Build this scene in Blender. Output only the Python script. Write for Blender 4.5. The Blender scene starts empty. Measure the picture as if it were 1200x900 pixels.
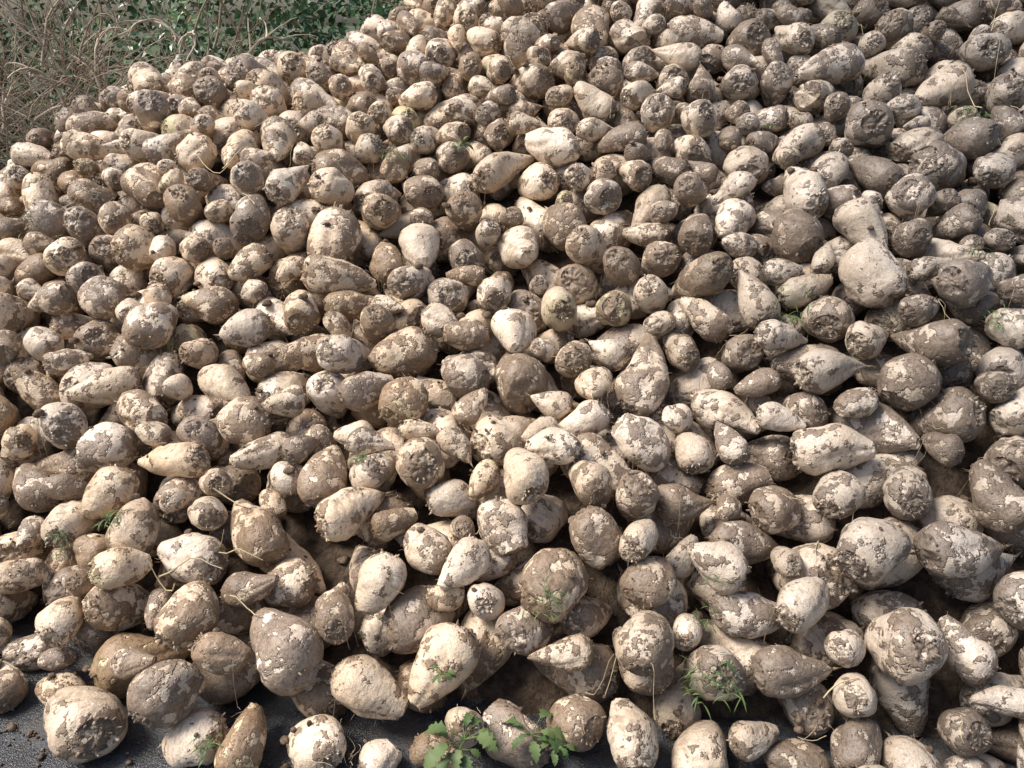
import bpy, math, random, time
import numpy as np
from mathutils import Vector, Matrix, Quaternion, noise
T0=time.time()
random.seed(21); rng=np.random.default_rng(5)
scene=bpy.context.scene
scene.view_settings.view_transform='Standard'; scene.view_settings.look='None'; scene.view_settings.exposure=0

# ------------------------------------------------------------------ camera
CAM=np.array([0,0,1.6]); PITCH=math.radians(25.0); FPX=906.0
cd=bpy.data.cameras.new('camera'); cam=bpy.data.objects.new('camera',cd); scene.collection.objects.link(cam)
cam.location=CAM; cam.rotation_euler=(math.pi/2-PITCH,0,0)
cd.sensor_width=36; cd.lens=36*FPX/1200; cd.clip_end=2000; cd.clip_start=0.05
scene.camera=cam
def ray(px,py):
    u=(px-600)/FPX; v=(450-py)/FPX
    d=np.array([u, math.cos(PITCH)+v*math.sin(PITCH), -math.sin(PITCH)+v*math.cos(PITCH)])
    return d/np.linalg.norm(d)

# ------------------------------------------------------------------ world + sun
w=bpy.data.worlds.new('World'); scene.world=w; w.use_nodes=True
nt=w.node_tree; bg=nt.nodes['Background']; sky=nt.nodes.new('ShaderNodeTexSky')
sky.sky_type='NISHITA'; sky.sun_disc=False
EL=math.radians(55); AZ=math.radians(-95)   # azimuth from +Y towards +X
sky.sun_elevation=EL; sky.sun_rotation=AZ; sky.air_density=1.0; sky.dust_density=3.0; sky.ozone_density=0.8
nt.links.new(sky.outputs[0],bg.inputs[0]); bg.inputs[1].default_value=0.15
sd=bpy.data.lights.new('sun','SUN'); sun=bpy.data.objects.new('sun',sd); scene.collection.objects.link(sun)
sd.energy=4.9; sd.angle=math.radians(24); sd.color=(1.0,0.95,0.89)
sdir=Vector((math.sin(AZ)*math.cos(EL),math.cos(AZ)*math.cos(EL),math.sin(EL)))
sun.rotation_euler=sdir.to_track_quat('Z','Y').to_euler(); sun.location=(0,0,8)

# ------------------------------------------------------------------ material helpers
def newmat(name):
    m=bpy.data.materials.new(name); m.use_nodes=True
    return m,m.node_tree.nodes,m.node_tree.links,m.node_tree.nodes['Principled BSDF']
def N(ns,t,**k):
    n=ns.new(t)
    for a,b in k.items(): setattr(n,a,b)
    return n
def math_(ns,ls,op,a,b=None,c=None,clamp=False):
    n=ns.new('ShaderNodeMath'); n.operation=op; n.use_clamp=clamp
    for i,v in enumerate((a,b,c)):
        if v is None: continue
        if isinstance(v,(int,float)): n.inputs[i].default_value=v
        else: ls.new(v,n.inputs[i])
    return n.outputs[0]
def mix(ns,ls,f,a,b,bt='MIX'):
    n=ns.new('ShaderNodeMix'); n.data_type='RGBA'; n.blend_type=bt
    if isinstance(f,(int,float)): n.inputs[0].default_value=f
    else: ls.new(f,n.inputs[0])
    for i,v in ((6,a),(7,b)):
        if isinstance(v,tuple): n.inputs[i].default_value=(*v,1)
        else: ls.new(v,n.inputs[i])
    return n.outputs[2]
def smooth(ns,ls,v,a,b,lo=0.0,hi=1.0):
    n=ns.new('ShaderNodeMapRange'); n.interpolation_type='SMOOTHSTEP'
    ls.new(v,n.inputs[0])
    for i,x in ((1,a),(2,b),(3,lo),(4,hi)):
        if isinstance(x,(int,float)): n.inputs[i].default_value=x
        else: ls.new(x,n.inputs[i])
    return n.outputs[0]
def noisetex(ns,ls,co,scale,detail=5,rough=0.6,dist=0.0):
    n=ns.new('ShaderNodeTexNoise'); ls.new(co,n.inputs['Vector'])
    n.inputs['Scale'].default_value=scale; n.inputs['Detail'].default_value=detail
    n.inputs['Roughness'].default_value=rough; n.inputs['Distortion'].default_value=dist
    return n.outputs[0]

# ---- beet skin
def beet_material():
    m,ns,ls,bs=newmat('beet_skin_muddy')
    tc=N(ns,'ShaderNodeTexCoord'); oi=N(ns,'ShaderNodeObjectInfo')
    R=oi.outputs['Random']
    def rnd(k): return math_(ns,ls,'FRACT',math_(ns,ls,'MULTIPLY',R,k))
    r2=rnd(17.13); r3=rnd(71.7); r4=rnd(213.3)
    # shade on the right flank painted into beet colour: darker, greyer, slightly muddier
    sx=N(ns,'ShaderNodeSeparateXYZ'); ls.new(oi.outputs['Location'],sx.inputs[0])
    right_shade=smooth(ns,ls,math_(ns,ls,'MULTIPLY_ADD',math_(ns,ls,'SUBTRACT',r4,0.5),0.7,sx.outputs[0]),-0.3,1.8)
    cx=N(ns,'ShaderNodeCombineXYZ')
    ls.new(math_(ns,ls,'MULTIPLY',R,37.0),cx.inputs[0]); ls.new(math_(ns,ls,'MULTIPLY',r2,23.0),cx.inputs[1]); ls.new(math_(ns,ls,'MULTIPLY',r3,29.0),cx.inputs[2])
    va=N(ns,'ShaderNodeVectorMath',operation='ADD'); ls.new(tc.outputs['Object'],va.inputs[0]); ls.new(cx.outputs[0],va.inputs[1])
    co=va.outputs[0]
    cr=N(ns,'ShaderNodeAttribute',attribute_name='crown').outputs['Fac']
    lowt=N(ns,'ShaderNodeAttribute',attribute_name='tone').outputs['Fac']     # per-vertex low noise
    wr=N(ns,'ShaderNodeAttribute',attribute_name='wrinkle').outputs['Fac']
    big=noisetex(ns,ls,co,22,2,0.6)
    mid=noisetex(ns,ls,co,90,2,0.68)
    fine=noisetex(ns,ls,co,340,0,0.7)
    skin=mix(ns,ls,lowt,(0.70,0.575,0.435),(0.56,0.435,0.31))
    skin=mix(ns,ls,smooth(ns,ls,wr,0.50,0.78,0,0.7),skin,(0.36,0.265,0.18))
    skin=mix(ns,ls,smooth(ns,ls,mid,0.56,0.70,0,0.8),skin,(0.78,0.70,0.58))
    g=math_(ns,ls,'MULTIPLY',smooth(ns,ls,cr,0.2,0.6),smooth(ns,ls,r4,0.9,0.98))
    skin=mix(ns,ls,math_(ns,ls,'MULTIPLY',g,0.45),skin,(0.40,0.42,0.2))
    film=math_(ns,ls,'MULTIPLY',smooth(ns,ls,fine,0.42,0.62),smooth(ns,ls,mid,0.42,0.60))
    skin=mix(ns,ls,math_(ns,ls,'MULTIPLY',film,0.5),skin,(0.28,0.20,0.14))
    s=math_(ns,ls,'ADD',big,math_(ns,ls,'MULTIPLY',math_(ns,ls,'SUBTRACT',mid,0.5),0.36))
    s=math_(ns,ls,'ADD',s,math_(ns,ls,'MULTIPLY',smooth(ns,ls,cr,0.35,0.95),0.10))
    s=math_(ns,ls,'ADD',s,math_(ns,ls,'MULTIPLY',math_(ns,ls,'SUBTRACT',r2,0.5),0.27))
    s=math_(ns,ls,'ADD',s,math_(ns,ls,'MULTIPLY',right_shade,0.025))
    s2=math_(ns,ls,'ADD',s,math_(ns,ls,'MULTIPLY',math_(ns,ls,'SUBTRACT',fine,0.5),0.12))
    mud=smooth(ns,ls,s2,0.51,0.54)
    mc=mix(ns,ls,smooth(ns,ls,mid,0.35,0.65),(0.130,0.088,0.057),(0.24,0.168,0.114))
    mc=mix(ns,ls,smooth(ns,ls,fine,0.45,0.7,0,0.5),mc,(0.32,0.24,0.17))
    col=mix(ns,ls,math_(ns,ls,'MULTIPLY',mud,0.93),skin,mc)
    col=mix(ns,ls,math_(ns,ls,'MULTIPLY',smooth(ns,ls,cr,0.88,0.99),smooth(ns,ls,mid,0.44,0.58,0.05,0.7)),col,(0.15,0.105,0.066))
    hv=N(ns,'ShaderNodeHueSaturation'); ls.new(col,hv.inputs['Color'])
    ls.new(math_(ns,ls,'MULTIPLY',math_(ns,ls,'MULTIPLY_ADD',r3,0.34,0.86),math_(ns,ls,'MULTIPLY_ADD',right_shade,-0.43,1.05)),hv.inputs['Value'])
    ls.new(math_(ns,ls,'MULTIPLY',math_(ns,ls,'MULTIPLY_ADD',r4,0.35,0.86),math_(ns,ls,'MULTIPLY_ADD',right_shade,-0.25,1.0)),hv.inputs['Saturation'])
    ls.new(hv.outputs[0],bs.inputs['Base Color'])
    ls.new(math_(ns,ls,'MULTIPLY_ADD',mid,0.5,0.24),bs.inputs['Roughness'])
    bs.inputs['Specular IOR Level'].default_value=0.48
    h=math_(ns,ls,'MULTIPLY',smooth(ns,ls,s,0.50,0.58),0.9)
    h=math_(ns,ls,'ADD',h,math_(ns,ls,'MULTIPLY',mid,0.8))
    b=N(ns,'ShaderNodeBump'); b.inputs['Strength'].default_value=0.85; b.inputs['Distance'].default_value=0.0045
    ls.new(h,b.inputs['Height']); ls.new(b.outputs[0],bs.inputs['Normal'])
    return m
MB=beet_material()
def simple_mat(name,c1,c2,scale,rough=0.85,attr=None,c3=None,bump=0.0,bd=0.003,trans=0):
    m,ns,ls,bs=newmat(name)
    tc=N(ns,'ShaderNodeTexCoord')
    n=noisetex(ns,ls,tc.outputs['Object'],scale,2,0.65)
    col=mix(ns,ls,smooth(ns,ls,n,0.35,0.65),c1,c2)
    if attr:
        a=N(ns,'ShaderNodeAttribute',attribute_name=attr).outputs['Fac']
        col=mix(ns,ls,a,col,c3)
    ls.new(col,bs.inputs['Base Color']); bs.inputs['Roughness'].default_value=rough
    bs.inputs['Specular IOR Level'].default_value=0.3
    if bump:
        b=N(ns,'ShaderNodeBump'); b.inputs['Strength'].default_value=bump; b.inputs['Distance'].default_value=bd
        n2=noisetex(ns,ls,tc.outputs['Object'],scale*3,2,0.7)
        ls.new(n2,b.inputs['Height']); ls.new(b.outputs[0],bs.inputs['Normal'])
    return m
MHAIR=simple_mat('root_hair',(0.20,0.14,0.088),(0.40,0.31,0.2),60)
MSOIL=simple_mat('soil',(0.055,0.038,0.026),(0.12,0.085,0.058),30,0.95,bump=1,bd=0.01)
MCLOD=simple_mat('soil_clod',(0.09,0.062,0.042),(0.20,0.145,0.10),60,0.95,bump=1,bd=0.004)
MSTRAW=simple_mat('straw',(0.45,0.36,0.2),(0.62,0.52,0.33),30,0.7)
MGREEN=simple_mat('weed_leaf',(0.035,0.075,0.022),(0.075,0.13,0.04),50,0.55,attr='rnd',c3=(0.12,0.16,0.055))

# ------------------------------------------------------------------ mesh helper
def mk_mesh(name,V,faces,mats,smooth_=True,mi=None,attrs=None):
    me=bpy.data.meshes.new(name)
    me.from_pydata([tuple(v) for v in V] if not isinstance(V,list) else V,[],faces)
    for m in mats: me.materials.append(m)
    if smooth_: me.polygons.foreach_set('use_smooth',[True]*len(me.polygons))
    if mi is not None: me.polygons.foreach_set('material_index',mi)
    for k,v in (attrs or {}).items():
        a=me.attributes.new(k,'FLOAT','POINT'); a.data.foreach_set('value',np.asarray(v,dtype=np.float32))
    me.update(); return me
def add_obj(name,me,parent=None):
    o=bpy.data.objects.new(name,me); scene.collection.objects.link(o)
    if parent: o.parent=parent
    return o
def tube(V,F,pts,rads,sides=5):
    base=len(V); pts=[Vector(p) for p in pts]
    for i,p in enumerate(pts):
        d=(pts[min(i+1,len(pts)-1)]-pts[max(i-1,0)]).normalized()
        a=d.orthogonal().normalized() if i==0 else (a-d*a.dot(d)).normalized()
        b=d.cross(a)
        for k in range(sides):
            t=2*math.pi*k/sides
            V.append(tuple(p+(a*math.cos(t)+b*math.sin(t))*rads[i]))
    for i in range(len(pts)-1):
        for k in range(sides):
            k2=(k+1)%sides
            F.append((base+i*sides+k,base+i*sides+k2,base+(i+1)*sides+k2,base+(i+1)*sides+k))

# ------------------------------------------------------------------ beet shapes
NS,NR=60,52
def make_beet(idx):
    r=random.Random(100+idx)
    kind=idx%8
    asp=[1.3,1.5,1.75,1.2,1.45,1.6,1.1,1.9][kind]*r.uniform(0.94,1.08)
    a=r.uniform(0.36,0.48); b=[0.70,0.92,1.08,0.62,0.85,1.0,0.58,1.15][kind]*r.uniform(0.88,1.1)
    tc=r.uniform(0.78,0.94) if r.random()<0.78 else 0.995      # snapped tip
    t0=r.uniform(0.015,0.06)                                  # topped crown
    tp=a/(a+b); mx=tp**a*(1-tp)**b
    Wd=0.065; L=asp*2*Wd*(1.10 if tc<0.98 else 1)
    sq=r.uniform(0.80,1.0); off=Vector((r.uniform(0,99),r.uniform(0,99),r.uniform(0,99)))
    bx,by=r.uniform(-.26,.26),r.uniform(-.26,.26); ctilt=r.uniform(-0.3,0.3); gph=r.uniform(0,6.28)
    V=[];C=[];TN=[];WR=[]
    lump=r.uniform(0.08,0.20)
    ncap=7; ntip=4
    rows=[]
    def prof(t): return Wd*(t**a*(1-t)**b/mx)
    for i in range(1,ncap+1): rows.append((t0*(1-0.6*(1-(i/ncap)**2)),prof(t0)*i/ncap*1.0,1.0))
    nmain=NR-ncap-ntip
    for i in range(1,nmain+1):
        u=i/nmain; t=t0+(tc-t0)*(0.5-0.5*math.cos(math.pi*u))
        rows.append((t,prof(t),max(0,1-(t-t0)/0.28)*0.9))
    for i in range(1,ntip): rows.append((tc+0.006*i,prof(tc)*(1-i/ntip),0.0))
    for (t,rr,cw) in rows:
        z0=L*(0.5-t)
        for j in range(NS):
            ph=2*math.pi*j/NS
            x=rr*math.cos(ph); y=rr*math.sin(ph)*sq
            p=Vector((x,y,z0))
            n1=noise.noise(p*13+off); n2=noise.noise(p*38+off); n3=noise.noise(p*95+off); n4=noise.noise(p*210+off)
            nw=noise.noise(Vector((x*55,y*55,z0*330))+off)
            k=1+lump*n1*1.6+0.045*n2+0.02*n3+0.009*n4-0.018*max(0,nw)
            gr=0
            for s in (0,math.pi):
                dphi=abs((ph-gph-s-0.9*(t-0.4)+math.pi)%(2*math.pi)-math.pi)
                e_=math.exp(-(dphi/0.22)**2)*min(1,max(0,(t-0.15)*4)); gr+=e_
                k-=0.10*e_
            z=z0
            if cw>=1: z+=0.006*n2*1.5+0.006*n3+0.004*n4
            if t>=tc: z+=0.006*n3+0.004*n2
            x*=k;y*=k
            z+=ctilt*x*max(0,1-t*2.2)
            tt=max(0,t-0.35)
            x+=bx*L*tt*tt*1.6; y+=by*L*tt*tt*1.6
            V.append((x,y,z)); C.append(cw)
            TN.append(min(1,max(0,0.5+n1*1.3))); WR.append(min(1,max(0,0.42+nw*0.75+0.25*gr)))
    nrow=len(rows); F=[]
    for i in range(nrow-1):
        for j in range(NS):
            j2=(j+1)%NS; F.append((i*NS+j,(i+1)*NS+j,(i+1)*NS+j2,i*NS+j2))
    ci=len(V); c=np.mean(V[:NS],axis=0); V.append(tuple(c+np.array([0,0,-0.001]))); C.append(1)
    ti=len(V); c=np.mean(V[(nrow-1)*NS:nrow*NS],axis=0); V.append(tuple(c)); C.append(0)
    for j in range(NS):
        j2=(j+1)%NS; F.append((ci,j,j2)); F.append((ti,(nrow-1)*NS+j2,(nrow-1)*NS+j))
    core=np.array(V)
    def addt(pts,rads,sides=5,cv=1.0):
        n0=len(V); tube(V,F,pts,rads,sides); C.extend([cv]*(len(V)-n0))
    R0=rows[ncap-1][1]
    for s in range(r.randint(6,18)):
        ph=r.uniform(0,6.28); q=R0*r.uniform(0.4,1.1)
        p=Vector((q*math.cos(ph),q*math.sin(ph)*sq,L*(0.5-t0)-0.004))
        p.z+=ctilt*p.x
        d=Vector((math.cos(ph)*r.uniform(.1,.8),math.sin(ph)*r.uniform(.1,.8),r.uniform(.3,1))).normalized()
        ln=r.uniform(0.006,0.015); w0=r.uniform(0.0025,0.005)
        addt([p,p+d*ln*0.5,p+d*ln,p+d*(ln+0.001)],[w0,w0*.85,w0*.6,0.0005],6)
    ns_=len(F)
    for s in range(r.randint(3,14)):
        side=r.choice((0,math.pi)); t=r.uniform(0.3,0.97); ri=min(nrow-3,int(ncap+ (t)*nmain))
        j=int(((gph+side+0.9*(t-0.4)+r.uniform(-.35,.35))%(2*math.pi))/(2*math.pi)*NS)%NS
        p=Vector(V[ri*NS+j]); o=Vector((p.x,p.y,0)).normalized() if p.xy.length>1e-4 else Vector((1,0,0))
        d=(o*0.6+Vector((r.uniform(-1,1),r.uniform(-1,1),r.uniform(-1.4,0.3)))).normalized()
        pts=[p-o*0.002]; ln=r.uniform(0.008,0.03)
        for q in range(5):
            d=(d+Vector((r.uniform(-1,1),r.uniform(-1,1),r.uniform(-1,1)))*0.35).normalized(); pts.append(pts[-1]+d*ln/5)
        r0=r.uniform(0.0005,0.0012)
        addt(pts,[r0*(1-0.15*i) for i in range(6)],3,0.2)
    if tc>0.98:
        p=Vector(V[ti]); d=Vector((bx,by,-1)).normalized(); pts=[p+Vector((0,0,0.006))]
        for q in range(4):
            d=(d+Vector((r.uniform(-1,1),r.uniform(-1,1),r.uniform(-1,1)))*0.25).normalized(); pts.append(pts[-1]+d*0.006)
        addt(pts,[0.0045,0.0034,0.0024,0.0015,0.0006],5,0)
    mi=[0]*ns_+[1]*(len(F)-ns_)
    TN+= [0.5]*(len(V)-len(TN)); WR+=[0.4]*(len(V)-len(WR))
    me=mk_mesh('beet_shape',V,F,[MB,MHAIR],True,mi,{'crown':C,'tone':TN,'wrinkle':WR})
    return me,core,asp
NV=48
beets=[make_beet(i) for i in range(NV)]
print('beets',time.time()-T0)

# ------------------------------------------------------------------ pile form
def interp(x,xs,ys): return np.interp(x,xs,ys)
def smin(a,b,k):
    h=np.clip(0.5+0.5*(b-a)/k,0,1); return b*(1-h)+a*h-k*h*(1-h)
def pile(x,y):
    y0=interp(x,[-3.5,-2.5,-1.6,-1.15,-0.75,-0.35,0,0.4,0.8,1.2,3.8],[2.3,1.80,1.42,1.29,1.27,1.24,1.15,1.08,0.98,0.88,0.75])
    s=interp(x,[-3,-1,0,1,3],[0.54,0.535,0.55,0.57,0.60])
    h=interp(x,[-3.6,-2.6,-2.1,-1.5,-0.95,-0.6,-0.2,0.4,1.5,3.8],[0.40,0.97,1.25,1.33,1.39,1.56,1.9,2.1,2.2,2.3])
    f=s*(y-y0)+0.03*np.sin(x*3.1+y*1.7)+0.03*np.sin(x*1.3-y*3.3+1)+0.02*np.sin(5*x+4*y)
    yb=interp(x,[-3.6,-2,0,1.5,3.8],[5.6,6.3,6.9,7.4,7.4])
    b=1.0*(yb-y); l=0.95*(x+3.35)
    return smin(smin(f,h,0.12),smin(b,l,0.1),0.12)+0.055
CELL=0.01; X0,X1,Y0,Y1=-3.8,3.8,0.6,7.5
nx=int((X1-X0)/CELL); ny=int((Y1-Y0)/CELL)
gx=X0+(np.arange(nx)+0.5)*CELL; gy=Y0+(np.arange(ny)+0.5)*CELL
GX,GY=np.meshgrid(gx,gy)
TT=pile(GX,GY); inside=TT>0.05; inside[:, :14]=False; inside[:, -14:]=False; inside[-14:]=False; inside[:14]=False
base=np.maximum(0,TT-0.24)
hm=base.copy(); prot=np.zeros_like(hm,dtype=bool)
TD=TT.copy()      # working deficit target, lowered where a spot has proved unfillable
cells=np.argwhere(inside)
parent=bpy.data.objects.new('sugar_beet_pile',None); scene.collection.objects.link(parent)
placed=[0]
def orient(axis,roll):
    q=Vector((0,0,1)).rotation_difference(Vector(axis)); return (q@Quaternion((0,0,1),roll)).to_matrix()
def footprint(core,R,sc):
    P=(core@np.array(R).T)*sc
    ix=np.floor(P[:,0]/CELL).astype(int); iy=np.floor(P[:,1]/CELL).astype(int)
    ox,oy=ix.min(),iy.min(); ww=ix.max()-ox+1; hh=iy.max()-oy+1
    k=(iy-oy)*ww+(ix-ox)
    lo=np.full(ww*hh,np.inf); hi=np.full(ww*hh,-np.inf)
    np.minimum.at(lo,k,P[:,2]); np.maximum.at(hi,k,P[:,2])
    return ox,oy,lo.reshape(hh,ww),hi.reshape(hh,ww)
def restz(fp,cx,cy):
    ox,oy,lo,hi=fp; hh,ww=lo.shape; x=cx+ox; y=cy+oy
    if x<0 or y<0 or x+ww>nx or y+hh>ny: return None
    return float((hm[y:y+hh,x:x+ww]-lo).max())
def commit(vi,R,s,fp,cx,cy,z,protect=False):
    ox,oy,lo,hi=fp; hh,ww=lo.shape; x=cx+ox; y=cy+oy
    sub=hm[y:y+hh,x:x+ww]; np.maximum(sub,np.where(np.isfinite(hi),hi+z,-9),out=sub)
    if protect: prot[y:y+hh,x:x+ww]|=np.isfinite(hi)
    o=bpy.data.objects.new('sugar_beet',beets[vi][0]); scene.collection.objects.link(o); o.parent=parent
    o.matrix_basis=Matrix.Translation((X0+(cx+0.5)*CELL,Y0+(cy+0.5)*CELL,z))@R.to_4x4()@Matrix.Scale(s,4); placed[0]+=1
def rand_axis():
    if random.random()<0.12:   # butt end rolled outwards down the slope
        v=Vector((random.gauss(0,.4),-0.85,0.45+random.gauss(0,.35))); return v.normalized()
    az=random.uniform(0,2*math.pi); el=random.gauss(0,0.36)
    return Vector((math.cos(az)*math.cos(el),math.sin(az)*math.cos(el),math.sin(el)))
SINK=0.007
def fill(limit,smin_,smax_,maxn,patience=60,protect_thr=0.18):
    global TD
    TD=TT.copy()
    fails=0;n=0
    while n<maxn and fails<patience:
        samp=cells[rng.integers(0,len(cells),320)]
        d=TD[samp[:,0],samp[:,1]]-hm[samp[:,0],samp[:,1]]
        top=samp[np.argsort(-d)[:14]]
        vi=random.randrange(NV)
        yy=gy[top[0][0]]
        g=float(np.interp(yy,[1.1,1.8,2.6,4.2],[1.14,1.02,1.00,1.06]))
        s=random.triangular(smin_,smax_,(smin_+smax_)/2-0.02)*g
        s/= (beets[vi][2]/1.5)**0.3
        best=None
        for tr in range(2):
            R=orient(rand_axis(),random.uniform(0,6.28)); fp=footprint(beets[vi][1],R,s)
            for cy,cx in top:
                z=restz(fp,cx,cy)
                if z is None: continue
                e=z-TT[cy,cx]
                if best is None or e<best[0]: best=(e,cx,cy,z,R,fp)
        if best is None: fails+=1; continue
        e,cx,cy,z,R,fp=best; sx_,sy_=cx,cy
        for it in range(8):
            mv=None
            for dx,dy in ((2,0),(-2,0),(0,2),(0,-2),(1,1),(-1,-1),(1,-1),(-1,1)):
                nx_,ny_=cx+dx,cy+dy
                if not(0<=nx_<nx and 0<=ny_<ny) or not inside[ny_,nx_]: continue
                zz=restz(fp,nx_,ny_)
                if zz is None: continue
                ee=zz-TT[ny_,nx_]
                if ee<e-1e-4: e=ee; mv=(nx_,ny_,zz)
            if mv is None: break
            cx,cy,z=mv
        if e>limit:
            fails+=1
            for cy_,cx_ in top[:6]: TD[max(0,cy_-2):cy_+3,max(0,cx_-2):cx_+3]-=0.02
            continue
        ox,oy,lo,hi=fp; hh,ww=lo.shape
        pm=prot[cy+oy:cy+oy+hh,cx+ox:cx+ox+ww]&np.isfinite(hi)
        if pm.sum()>protect_thr*np.isfinite(hi).sum():
            fails+=0.05; TD[max(0,sy_-2):sy_+3,max(0,sx_-2):sx_+3]-=0.03; continue
        commit(vi,R,s,fp,cx,cy,z-SINK); n+=1; fails=max(0,fails-3)
    print('fill',n,'total',placed[0],time.time()-T0)
fill(-0.085,0.8,1.3,5000,patience=30)

# prominent beets as they lie in the heap: px,py,len,wid,tip direction (deg, ccw from right); None = crown outwards
PROM=[(95,825,100,85,None),(212,858,82,75,200),(275,838,98,66,80),(362,838,78,74,None),(225,725,95,80,60),(325,745,130,86,140),
(425,795,120,70,-35),(505,770,115,76,235),(575,752,92,66,80),(662,702,95,86,20),(590,846,98,76,150),(655,812,74,70,None),
(722,835,92,68,92),(765,780,95,68,75),(820,862,92,72,85),(835,775,76,70,None),(895,720,108,64,-8),(930,782,102,64,-10),
(940,872,84,62,170),(1072,757,98,88,None),(1125,655,118,72,-12),(1158,600,92,70,110),(1075,852,82,74,100),(1005,857,78,60,60),
(1160,876,90,60,10),(1020,665,84,78,30),(765,700,76,68,50),(690,645,76,72,-60),(580,625,86,62,-70),(460,700,78,72,-100),
(325,665,76,66,190),(298,612,110,66,135),(190,540,112,48,183),(380,540,86,62,85),(412,602,96,60,40),(485,475,70,60,50),
(432,350,86,46,5),(432,442,80,48,20),(870,603,104,56,-5),(965,445,100,58,12),(1055,440,76,68,240),(900,570,70,62,10),
(975,592,76,66,45),(215,645,96,66,170),(1145,342,70,62,None),(885,172,62,56,70),(1060,240,56,56,None),(35,642,76,44,0),
(130,692,68,52,10),(190,800,80,74,60),(260,790,70,60,-30),(45,788,58,52,None),(35,722,66,52,200),(1185,540,76,70,30),
(820,495,62,50,90),(600,585,60,60,None),(700,560,70,55,120),(110,615,70,60,160),(175,385,72,56,85),(665,350,60,56,None),
(670,398,62,52,None),(735,590,66,60,-30),(845,660,80,60,160),(485,640,74,60,150),(405,725,56,50,None),(950,700,74,60,30),
(1060,560,62,60,None),(790,565,80,52,-10),(640,545,70,52,170),(545,545,66,50,10),(560,700,60,52,None),(735,655,56,50,None)]
fwd_n=np.array([0,math.cos(PITCH),-math.sin(PITCH)])
for (px,py,ln,wd,ang) in PROM:
    d=ray(px,py); t=1.0; hit=None
    while t<8:
        p=CAM+d*t
        if p[2]<=max(0.06,float(pile(p[0],p[1]))) : hit=p; break
        t+=0.01
    if hit is None: continue
    depth=float(np.dot(hit-CAM,fwd_n)); L=ln*depth/FPX; W=wd*depth/FPX
    if ang is None:
        ax=Vector(-d)+Vector((random.uniform(-.5,.5),random.uniform(-.3,.3),random.uniform(-.9,.2)))
        tgt=1.25
    else:
        a=math.radians(ang); sl=Vector((0,0.86,0.5)); rt=Vector((1,0,0))
        tipd=rt*math.cos(a)+sl*math.sin(a); ax=-tipd+Vector((0,-0.25,0.1)); tgt=L/W
    ax.normalize()
    vi=min(range(NV),key=lambda i:abs(beets[i][2]-tgt)+random.uniform(0,0.12))
    s=W/0.13*0.92; R=orient(ax,random.uniform(0,6.28)); fp=footprint(beets[vi][1],R,s)
    bc=None; c0x=int((hit[0]-X0)/CELL); c0y=int((hit[1]-Y0)/CELL)
    for dx in range(-3,4):
        for dy in range(-3,4):
            z=restz(fp,c0x+dx,c0y+dy)
            if z is None: continue
            cyy=c0y+dy; e=z-max(0.055,float(TT[cyy,c0x+dx])) if 0<=cyy<ny else 9
            e+=0.004*math.hypot(dx,dy)
            if bc is None or e<bc[0]: bc=(e,c0x+dx,cyy,z)
    if bc and bc[0]<0.07: commit(vi,R,s,fp,bc[1],bc[2],bc[3]-SINK,True)
print('prom',placed[0])
fill(0.0,0.78,1.32,6000,patience=60,protect_thr=0.22)
fill(-0.02,0.65,1.0,600,patience=50,protect_thr=0.55)
fill(0.008,0.5,0.85,1000,patience=50,protect_thr=0.25)

# ------------------------------------------------------------------ soil core below beets
st=6; bxs=np.arange(0,nx,st); bys=np.arange(0,ny,st)
V=[];F=[]
for a,iy in enumerate(bys):
    for b_,ix in enumerate(bxs):
        z=base[iy,ix]; x,y=gx[ix],gy[iy]
        V.append((x,y,(z+0.015*noise.noise(Vector((x*9,y*9,0))) if z>0.001 else -0.02)))
nb=len(bxs)
for a in range(len(bys)-1):
    for b_ in range(nb-1):
        q=(a*nb+b_,a*nb+b_+1,(a+1)*nb+b_+1,(a+1)*nb+b_)
        if max(V[i][2] for i in q)>-0.01: F.append(q)
add_obj('soil_core',mk_mesh('soil_core',V,F,[MSOIL]),parent)

# ------------------------------------------------------------------ soil clods
bpy.ops.mesh.primitive_ico_sphere_add(subdivisions=2,radius=1); ico=bpy.context.object
icoV=np.array([v.co[:] for v in ico.data.vertices]); icoF=np.array([p.vertices[:] for p in ico.data.polygons])
bpy.data.objects.remove(ico)
Vs=[];Fs=[];n0=0
def clod(x,y,z,s):
    global n0
    o=rng.uniform(0,50,3)
    P=icoV*(1+0.35*np.sin(icoV@rng.normal(0,2.2,3)+o[0])[:,None]*0.6+0.25*np.sin(icoV@rng.normal(0,4.5,3)+o[1])[:,None]*0.6)
    P=P*s*np.array([1,rng.uniform(.6,1),rng.uniform(.5,.8)]); a=rng.uniform(0,6.28); c,sn=math.cos(a),math.sin(a)
    P=np.stack([P[:,0]*c-P[:,1]*sn,P[:,0]*sn+P[:,1]*c,P[:,2]],1)+np.array([x,y,z])
    Vs.append(P); Fs.append(icoF+n0); n0+=len(P)
for k in range(4200):
    c=cells[rng.integers(0,len(cells),5)]; c=c[np.argmax(TT[c[:,0],c[:,1]]-hm[c[:,0],c[:,1]])] if k%4 else c[0]
    if gy[c[0]]>4.8: continue
    s=float(rng.choice([0.003,0.005,0.007,0.011,0.017],p=[.3,.3,.2,.14,.06]))
    clod(gx[c[1]],gy[c[0]],hm[c[0],c[1]]+s*0.3,s)
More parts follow.
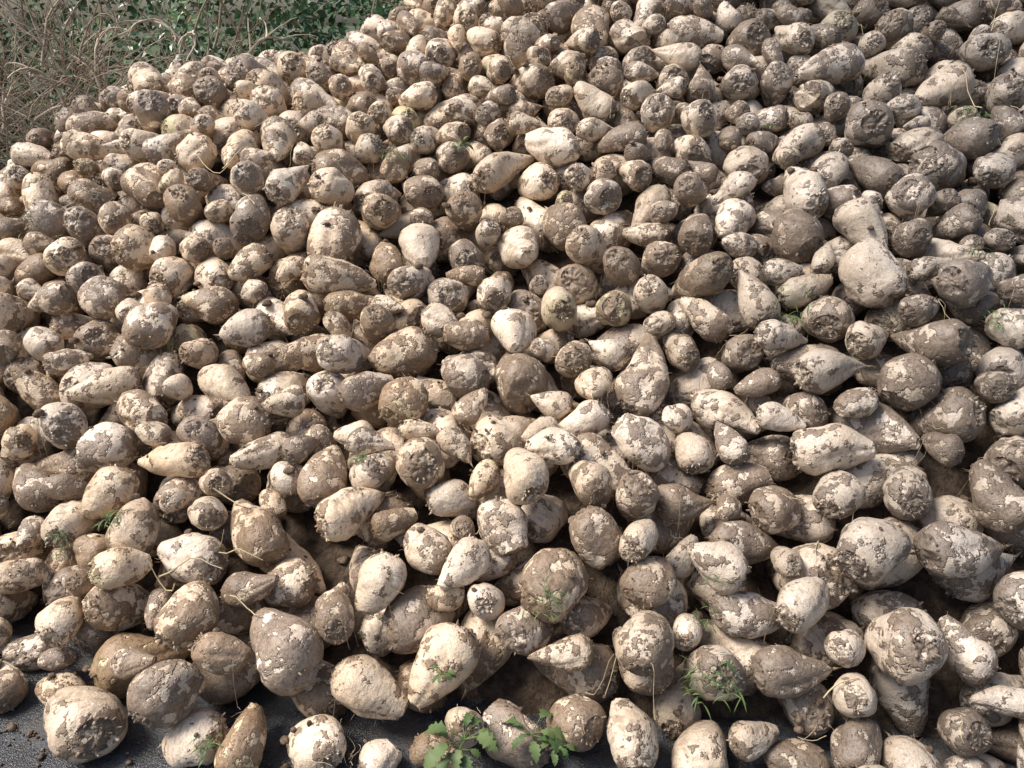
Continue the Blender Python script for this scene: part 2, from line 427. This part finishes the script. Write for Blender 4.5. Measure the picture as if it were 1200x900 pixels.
for k in range(2600):
    x=rng.uniform(-2.6,2.4); yf=float(np.interp(x,[-2.5,-1.6,-1.15,-.35,0,.8,1.2,3],[1.85,1.45,1.30,1.3,1.2,1.1,1.0,.85]))
    y=yf-abs(rng.normal(0,0.13))+0.06; s=float(rng.choice([0.0015,0.003,0.005,0.009,.014],p=[.4,.35,.17,.06,.02]))
    ix=int((x-X0)/CELL); iy=int((y-Y0)/CELL)
    if 0<=iy<ny and hm[iy,ix]>0.01: continue
    clod(x,y,0.008+s*0.3,s)
VV=np.concatenate(Vs); FF=np.concatenate(Fs)
me=mk_mesh('soil_clods',VV,FF.tolist(),[MCLOD]); add_obj('soil_clods',me,parent)

# ------------------------------------------------------------------ straw, dead stalks, root fibres on the heap
def hz(x,y):
    ix=int((x-X0)/CELL); iy=int((y-Y0)/CELL)
    if 0<=ix<nx and 0<=iy<ny: return float(hm[max(0,iy-1):iy+2,max(0,ix-1):ix+2].max())
    return 0.008
def on_pile(px,py):
    d=ray(px,py); t=1.0
    while t<8:
        p=CAM+d*t
        if p[2]<=max(0.008,hz(p[0],p[1])): return p
        t+=0.006
    return None
V=[];F=[]
def strand(x,y,az,ln,r0,bend=0.4,lift=0.004,seg=7):
    pts=[]; a=az
    for i in range(seg):
        pts.append([x,y,hz(x,y)+lift]); x+=math.cos(a)*ln/seg; y+=math.sin(a)*ln/seg; a+=random.uniform(-bend,bend)
    Z=[p[2] for p in pts]
    for it in range(2): Z=[max(Z[i],(Z[max(0,i-1)]+Z[min(seg-1,i+1)])/2) for i in range(seg)]
    tube(V,F,[(p[0],p[1],z) for p,z in zip(pts,Z)],[r0*(1-0.5*i/seg) for i in range(seg)],4)
for px,py,az,ln in [(232,190,-0.7,0.25),(262,205,1.3,0.2),(190,690,0.1,0.2),(258,655,-0.1,0.15),(270,700,-0.3,0.12),(205,685,2.6,0.12),(300,160,0.4,0.2),(1150,130,1.4,0.2),(300,250,2.2,0.15),(250,575,-0.2,0.16),(60,250,0.6,0.2),(960,840,0.5,0.1)]:
    p=on_pile(px,py)
    if p is not None: strand(p[0],p[1],az,ln,0.0022,0.25)
for k in range(260):
    c=cells[rng.integers(0,len(cells))]
    if gy[c[0]]>4.6: continue
    strand(gx[c[1]],gy[c[0]],random.uniform(0,6.28),random.uniform(0.03,0.10),random.uniform(0.0006,0.0014),0.5,0.002)
for k in range(60):
    x=random.uniform(-1.8,1.5); strand(x,random.uniform(0.95,1.3),random.uniform(0,6.28),random.uniform(0.02,0.08),random.uniform(0.0005,0.0012),0.4,0.002)
add_obj('straw_stalks',mk_mesh('straw_stalks',V,F,[MSTRAW]))
V=[];F=[]
for k in range(520):
    c=cells[rng.integers(0,len(cells))]
    if gy[c[0]]>4.6: continue
    x,y=gx[c[1]],gy[c[0]]
    for q in range(random.randint(2,6)): strand(x+random.uniform(-.01,.01),y+random.uniform(-.01,.01),random.uniform(0,6.28),random.uniform(0.02,0.06),random.uniform(0.0004,0.001),0.9,random.uniform(0.001,0.008))
add_obj('root_fibres',mk_mesh('root_fibres',V,F,[MHAIR]),parent)

# ------------------------------------------------------------------ weeds
def blade(V,F,A,p,d,ln,wd,droop,fold=0.2,seg=5,lob=0,rv=None):
    p=Vector(p); d=Vector(d).normalized(); side=d.cross(Vector((0,0,1)))
    if side.length<0.05: side=Vector((1,0,0))
    side.normalize(); b=len(V); rv=random.random() if rv is None else rv
    for i in range(seg+1):
        u=i/seg; wv=wd*math.sin(math.pi*min(1,max(0.04,u**0.8*0.97+0.02)))
        if lob: wv*=1+0.35*(1 if i%2 else -1)*random.uniform(.3,1)
        up=side.cross(d).normalized()
        V.append(tuple(p-side*wv+up*wv*fold)); V.append(tuple(p)); V.append(tuple(p+side*wv*random.uniform(.85,1.1)+up*wv*fold*random.uniform(-.5,1.5))); A.extend([rv]*3)
        d=(d+Vector((random.gauss(0,.05)*lob,random.gauss(0,.05)*lob,-droop/seg))).normalized(); p=p+d*ln/seg
    for i in range(seg):
        q=b+i*3; F.append((q,q+1,q+4,q+3)); F.append((q+1,q+2,q+5,q+4))
WEEDS=[(132,606,'g',.06),(460,178,'g',.08),(540,172,'b',.05),(1140,302,'g',.08),(1145,130,'g',.11),(930,362,'g',.08),(850,792,'g',.07),(815,800,'g',.06),(640,705,'g',.05),(828,725,'g',.04),
(545,868,'b',.10),(540,880,'b',.07),(622,862,'b',.08),(650,876,'b',.05),(1170,370,'g',.06),(905,150,'b',.04),(240,880,'g',.04),(420,535,'g',.04),(40,270,'g',.07),(70,640,'g',.04),(520,790,'b',.03)]
for (px,py,k,sz) in WEEDS:
    p=on_pile(px,py)
    if p is None: continue
    V=[];F=[];A=[]
    if k=='g':
        for q in range(34):
            az=random.uniform(0,6.28); el=random.uniform(0.05,0.9); d=(math.cos(az)*math.cos(el),math.sin(az)*math.cos(el)-.3,math.sin(el))
            pp=Vector(p)+Vector((random.gauss(0,sz*.3),random.gauss(0,sz*.3),0.002)); pp.z=max(hz(pp.x,pp.y),p[2]-0.02)+0.002
            blade(V,F,A,pp,d,sz*random.uniform(.3,.85),random.uniform(.001,.0024),random.uniform(.8,2.2),0.3)
    else:
        for q in range(9):
            az=random.uniform(0,6.28); el=random.uniform(0.15,0.9); d=Vector((math.cos(az)*math.cos(el),math.sin(az)*math.cos(el)-.35,math.sin(el))).normalized()
            ln=sz*random.uniform(.4,1); b0=Vector(p)+Vector((0,0,0.004)); m_=b0+d*ln*0.6
            n0_=len(V); tube(V,F,[b0,b0+d*ln*.3,m_],[.0016,.0013,.001],4); A.extend([0.9]*(len(V)-n0_))
            blade(V,F,A,m_,d+Vector((0,0,-.2)),ln*0.85,ln*0.2,1.6,0.3,11,1)
    add_obj('weed_plant',mk_mesh('weed_plant',V,F,[MGREEN],True,None,{'rnd':A}))

# ------------------------------------------------------------------ ground, yard
def sheet(name,x0,x1,y0,y1,z,mat,n=2):
    V=[];F=[]
    for j in range(n+1):
        for i in range(n+1): V.append((x0+(x1-x0)*i/n,y0+(y1-y0)*j/n,z))
    for j in range(n):
        for i in range(n): F.append((j*(n+1)+i,j*(n+1)+i+1,(j+1)*(n+1)+i+1,(j+1)*(n+1)+i))
    return add_obj(name,mk_mesh(name,V,F,[mat],False))
m,ns,ls,bs=newmat('grass_ground')
tc=N(ns,'ShaderNodeTexCoord'); n1=noisetex(ns,ls,tc.outputs['Object'],1.5,4,0.7); n2=noisetex(ns,ls,tc.outputs['Object'],30,3,0.7)
c=mix(ns,ls,smooth(ns,ls,n1,.35,.65),(0.045,0.07,0.022),(0.09,0.09,0.04)); c=mix(ns,ls,smooth(ns,ls,n2,.4,.7),c,(0.04,0.045,0.02))
ls.new(c,bs.inputs['Base Color']); bs.inputs['Roughness'].default_value=.95
sheet('ground',-600,600,-600,600,0.0,m)
m,ns,ls,bs=newmat('asphalt')
tc=N(ns,'ShaderNodeTexCoord'); co=tc.outputs['Object']
n1=noisetex(ns,ls,co,5,3,0.65); n2=noisetex(ns,ls,co,220,2,0.7); n3=noisetex(ns,ls,co,14,5,0.7)
c=mix(ns,ls,smooth(ns,ls,n2,.4,.65),(0.045,0.05,0.056),(0.12,0.127,0.137))
c=mix(ns,ls,smooth(ns,ls,n3,.47,.60,0,.8),c,(0.08,0.066,0.052)); c=mix(ns,ls,smooth(ns,ls,n1,.43,.56,0,.75),c,(0.03,0.031,0.034))
ls.new(c,bs.inputs['Base Color']); ls.new(smooth(ns,ls,n1,.38,.56,.65,.14),bs.inputs['Roughness'])
b=N(ns,'ShaderNodeBump'); b.inputs['Strength'].default_value=.8; b.inputs['Distance'].default_value=.005; ls.new(math_(ns,ls,'ADD',n2,math_(ns,ls,'MULTIPLY',n3,2.0)),b.inputs['Height']); ls.new(b.outputs[0],bs.inputs['Normal'])
sheet('asphalt_yard',-14,14,-12,7.3,0.006,m)

# ------------------------------------------------------------------ hedge
hedge=bpy.data.objects.new('hedge',None); scene.collection.objects.link(hedge)
m,ns,ls,bs=newmat('hedge_leaf')
a=N(ns,'ShaderNodeAttribute',attribute_name='rnd').outputs['Fac']
rp=N(ns,'ShaderNodeValToRGB'); ls.new(a,rp.inputs[0]); e=rp.color_ramp.elements
e[0].position=0; e[0].color=(0.03,0.06,0.025,1); e[1].position=1; e[1].color=(0.22,0.19,0.08,1)
for p_,c_ in ((.4,(0.055,0.125,0.045,1)),(.75,(0.10,0.22,0.085,1)),(.92,(0.16,0.29,0.13,1))):
    q=e.new(p_); q.color=c_
ls.new(rp.outputs[0],bs.inputs['Base Color']); bs.inputs['Roughness'].default_value=.32
MHL=m
NL=90000
xs=rng.uniform(-9,6,NL); zz=rng.uniform(0,1,NL)**0.9*3.0; yy=7.5+rng.uniform(0,1,NL)*1.9
cl=np.array([noise.noise(Vector((x*1.6,y*1.6,z*1.9))) for x,y,z in zip(xs,yy,zz)])
topz=2.55+0.35*np.sin(xs*1.7)+0.25*np.sin(xs*4.1+1)
sg=1/(1+np.exp(-(xs+2.9)*5))
green=sg*0.85+(1-sg)*(0.07+0.55*np.exp(-((zz-0.6)/0.4)**2)+0.8*np.clip((yy-8.1)/0.6,0,1))
keep=(rng.uniform(0,1,NL)<green*np.clip(0.9+cl*2.0,0.08,1))&(zz<topz)
xs,yy,zz,cl=xs[keep],yy[keep],zz[keep],cl[keep]; n=len(xs)
sz=rng.uniform(.025,.06,n); nrm=rng.normal(0,1,(n,3))+np.array([-.1,-.7,.9]); nrm/=np.linalg.norm(nrm,axis=1)[:,None]
t=np.cross(nrm,rng.normal(0,1,(n,3))); t/=np.linalg.norm(t,axis=1)[:,None]; bb=np.cross(nrm,t)
P=np.stack([xs,yy,zz],1); S=sz[:,None]
quad=[P-t*S,P-bb*S*.62+nrm*S*.15-t*S*.15,P+t*S*1.0-nrm*S*.2,P+bb*S*.62+nrm*S*.15-t*S*.15,P-nrm*S*.12]
VV=np.stack(quad,1).reshape(-1,3); bi=np.arange(n)*5
FF=np.concatenate([np.stack([bi,bi+1,bi+4],1),np.stack([bi+1,bi+2,bi+4],1),np.stack([bi+2,bi+3,bi+4],1),np.stack([bi+3,bi,bi+4],1)])
rv=np.clip(0.5+cl*0.9+rng.normal(0,.2,n),0,.95); rv[rng.uniform(0,1,n)<.05]=1
add_obj('leaves',mk_mesh('leaves',VV,FF.tolist(),[MHL],False,None,{'rnd':np.repeat(rv,5)}),hedge)
MTW=simple_mat('twig_bark',(0.38,0.29,0.21),(0.62,0.52,0.40),8,attr='rnd',c3=(0.22,0.15,0.10))
V=[];F=[];A=[]
def twig(p,d,ln,r0,grav,seg=9,rv=0,depth=0):
    p=Vector(p); d=Vector(d).normalized(); pts=[p.copy()]
    for i in range(seg):
        d=(d+Vector((random.gauss(0,.14),random.gauss(0,.1),random.gauss(0,.12)-grav*(i/seg)))).normalized(); p=p+d*ln/seg; p.z=max(p.z,0.02); pts.append(p.copy())
    n0_=len(V); tube(V,F,pts,[r0*(1-.7*i/seg) for i in range(seg+1)],4); A.extend([rv]*(len(V)-n0_))
    if depth>0:
        for q in range(random.randint(3,6)):
            i=random.randint(2,seg-1); dd=(pts[i]-pts[i-1]).normalized()+Vector((random.gauss(0,.6),random.gauss(0,.5),random.gauss(0.1,.5)))
            twig(pts[i],dd,ln*random.uniform(.2,.45),r0*.55,grav*.6,5,rv,depth-1)
for k in range(1000):
    x=random.uniform(-9,6)
    if x>-2.6 and random.random()<0.82: continue
    y=7.2+abs(random.gauss(0,.4)); rv=random.random()**1.5
    z0=random.choice([0,0,random.uniform(.3,1.6)])
    twig((x,y,z0),(random.gauss(0,.75),random.gauss(-.05,.25),1.0),random.uniform(1.0,2.7)*(1 if z0==0 else .6),random.uniform(.004,.014),random.uniform(0,.4),10,rv,2 if k%3==0 else 1)
for k in range(14):
    x=random.uniform(-8.5,5.5); twig((x,8.2+random.uniform(-.2,.5),0),(random.gauss(0,.2),0,1),random.uniform(2.2,3.0),random.uniform(.02,.04),.02,12,.6,2)
# a few thicker pale arching stems
for x,zs,dx in ((-3.1,0.9,.7),(-2.6,1.2,-.5),(-3.9,.8,.3),(-4.6,.6,.6),(-2.9,1.0,.2),(-2.3,1.3,.5),(-3.5,.9,-.4),(-4.2,.8,.9)):
    twig((x,7.1,zs),(dx,0,.8),random.uniform(.7,1.1),.02,.5,12,0,1)
add_obj('branches',mk_mesh('branches',V,F,[MTW],True,None,{'rnd':A}),hedge)
print('done',time.time()-T0,placed[0])
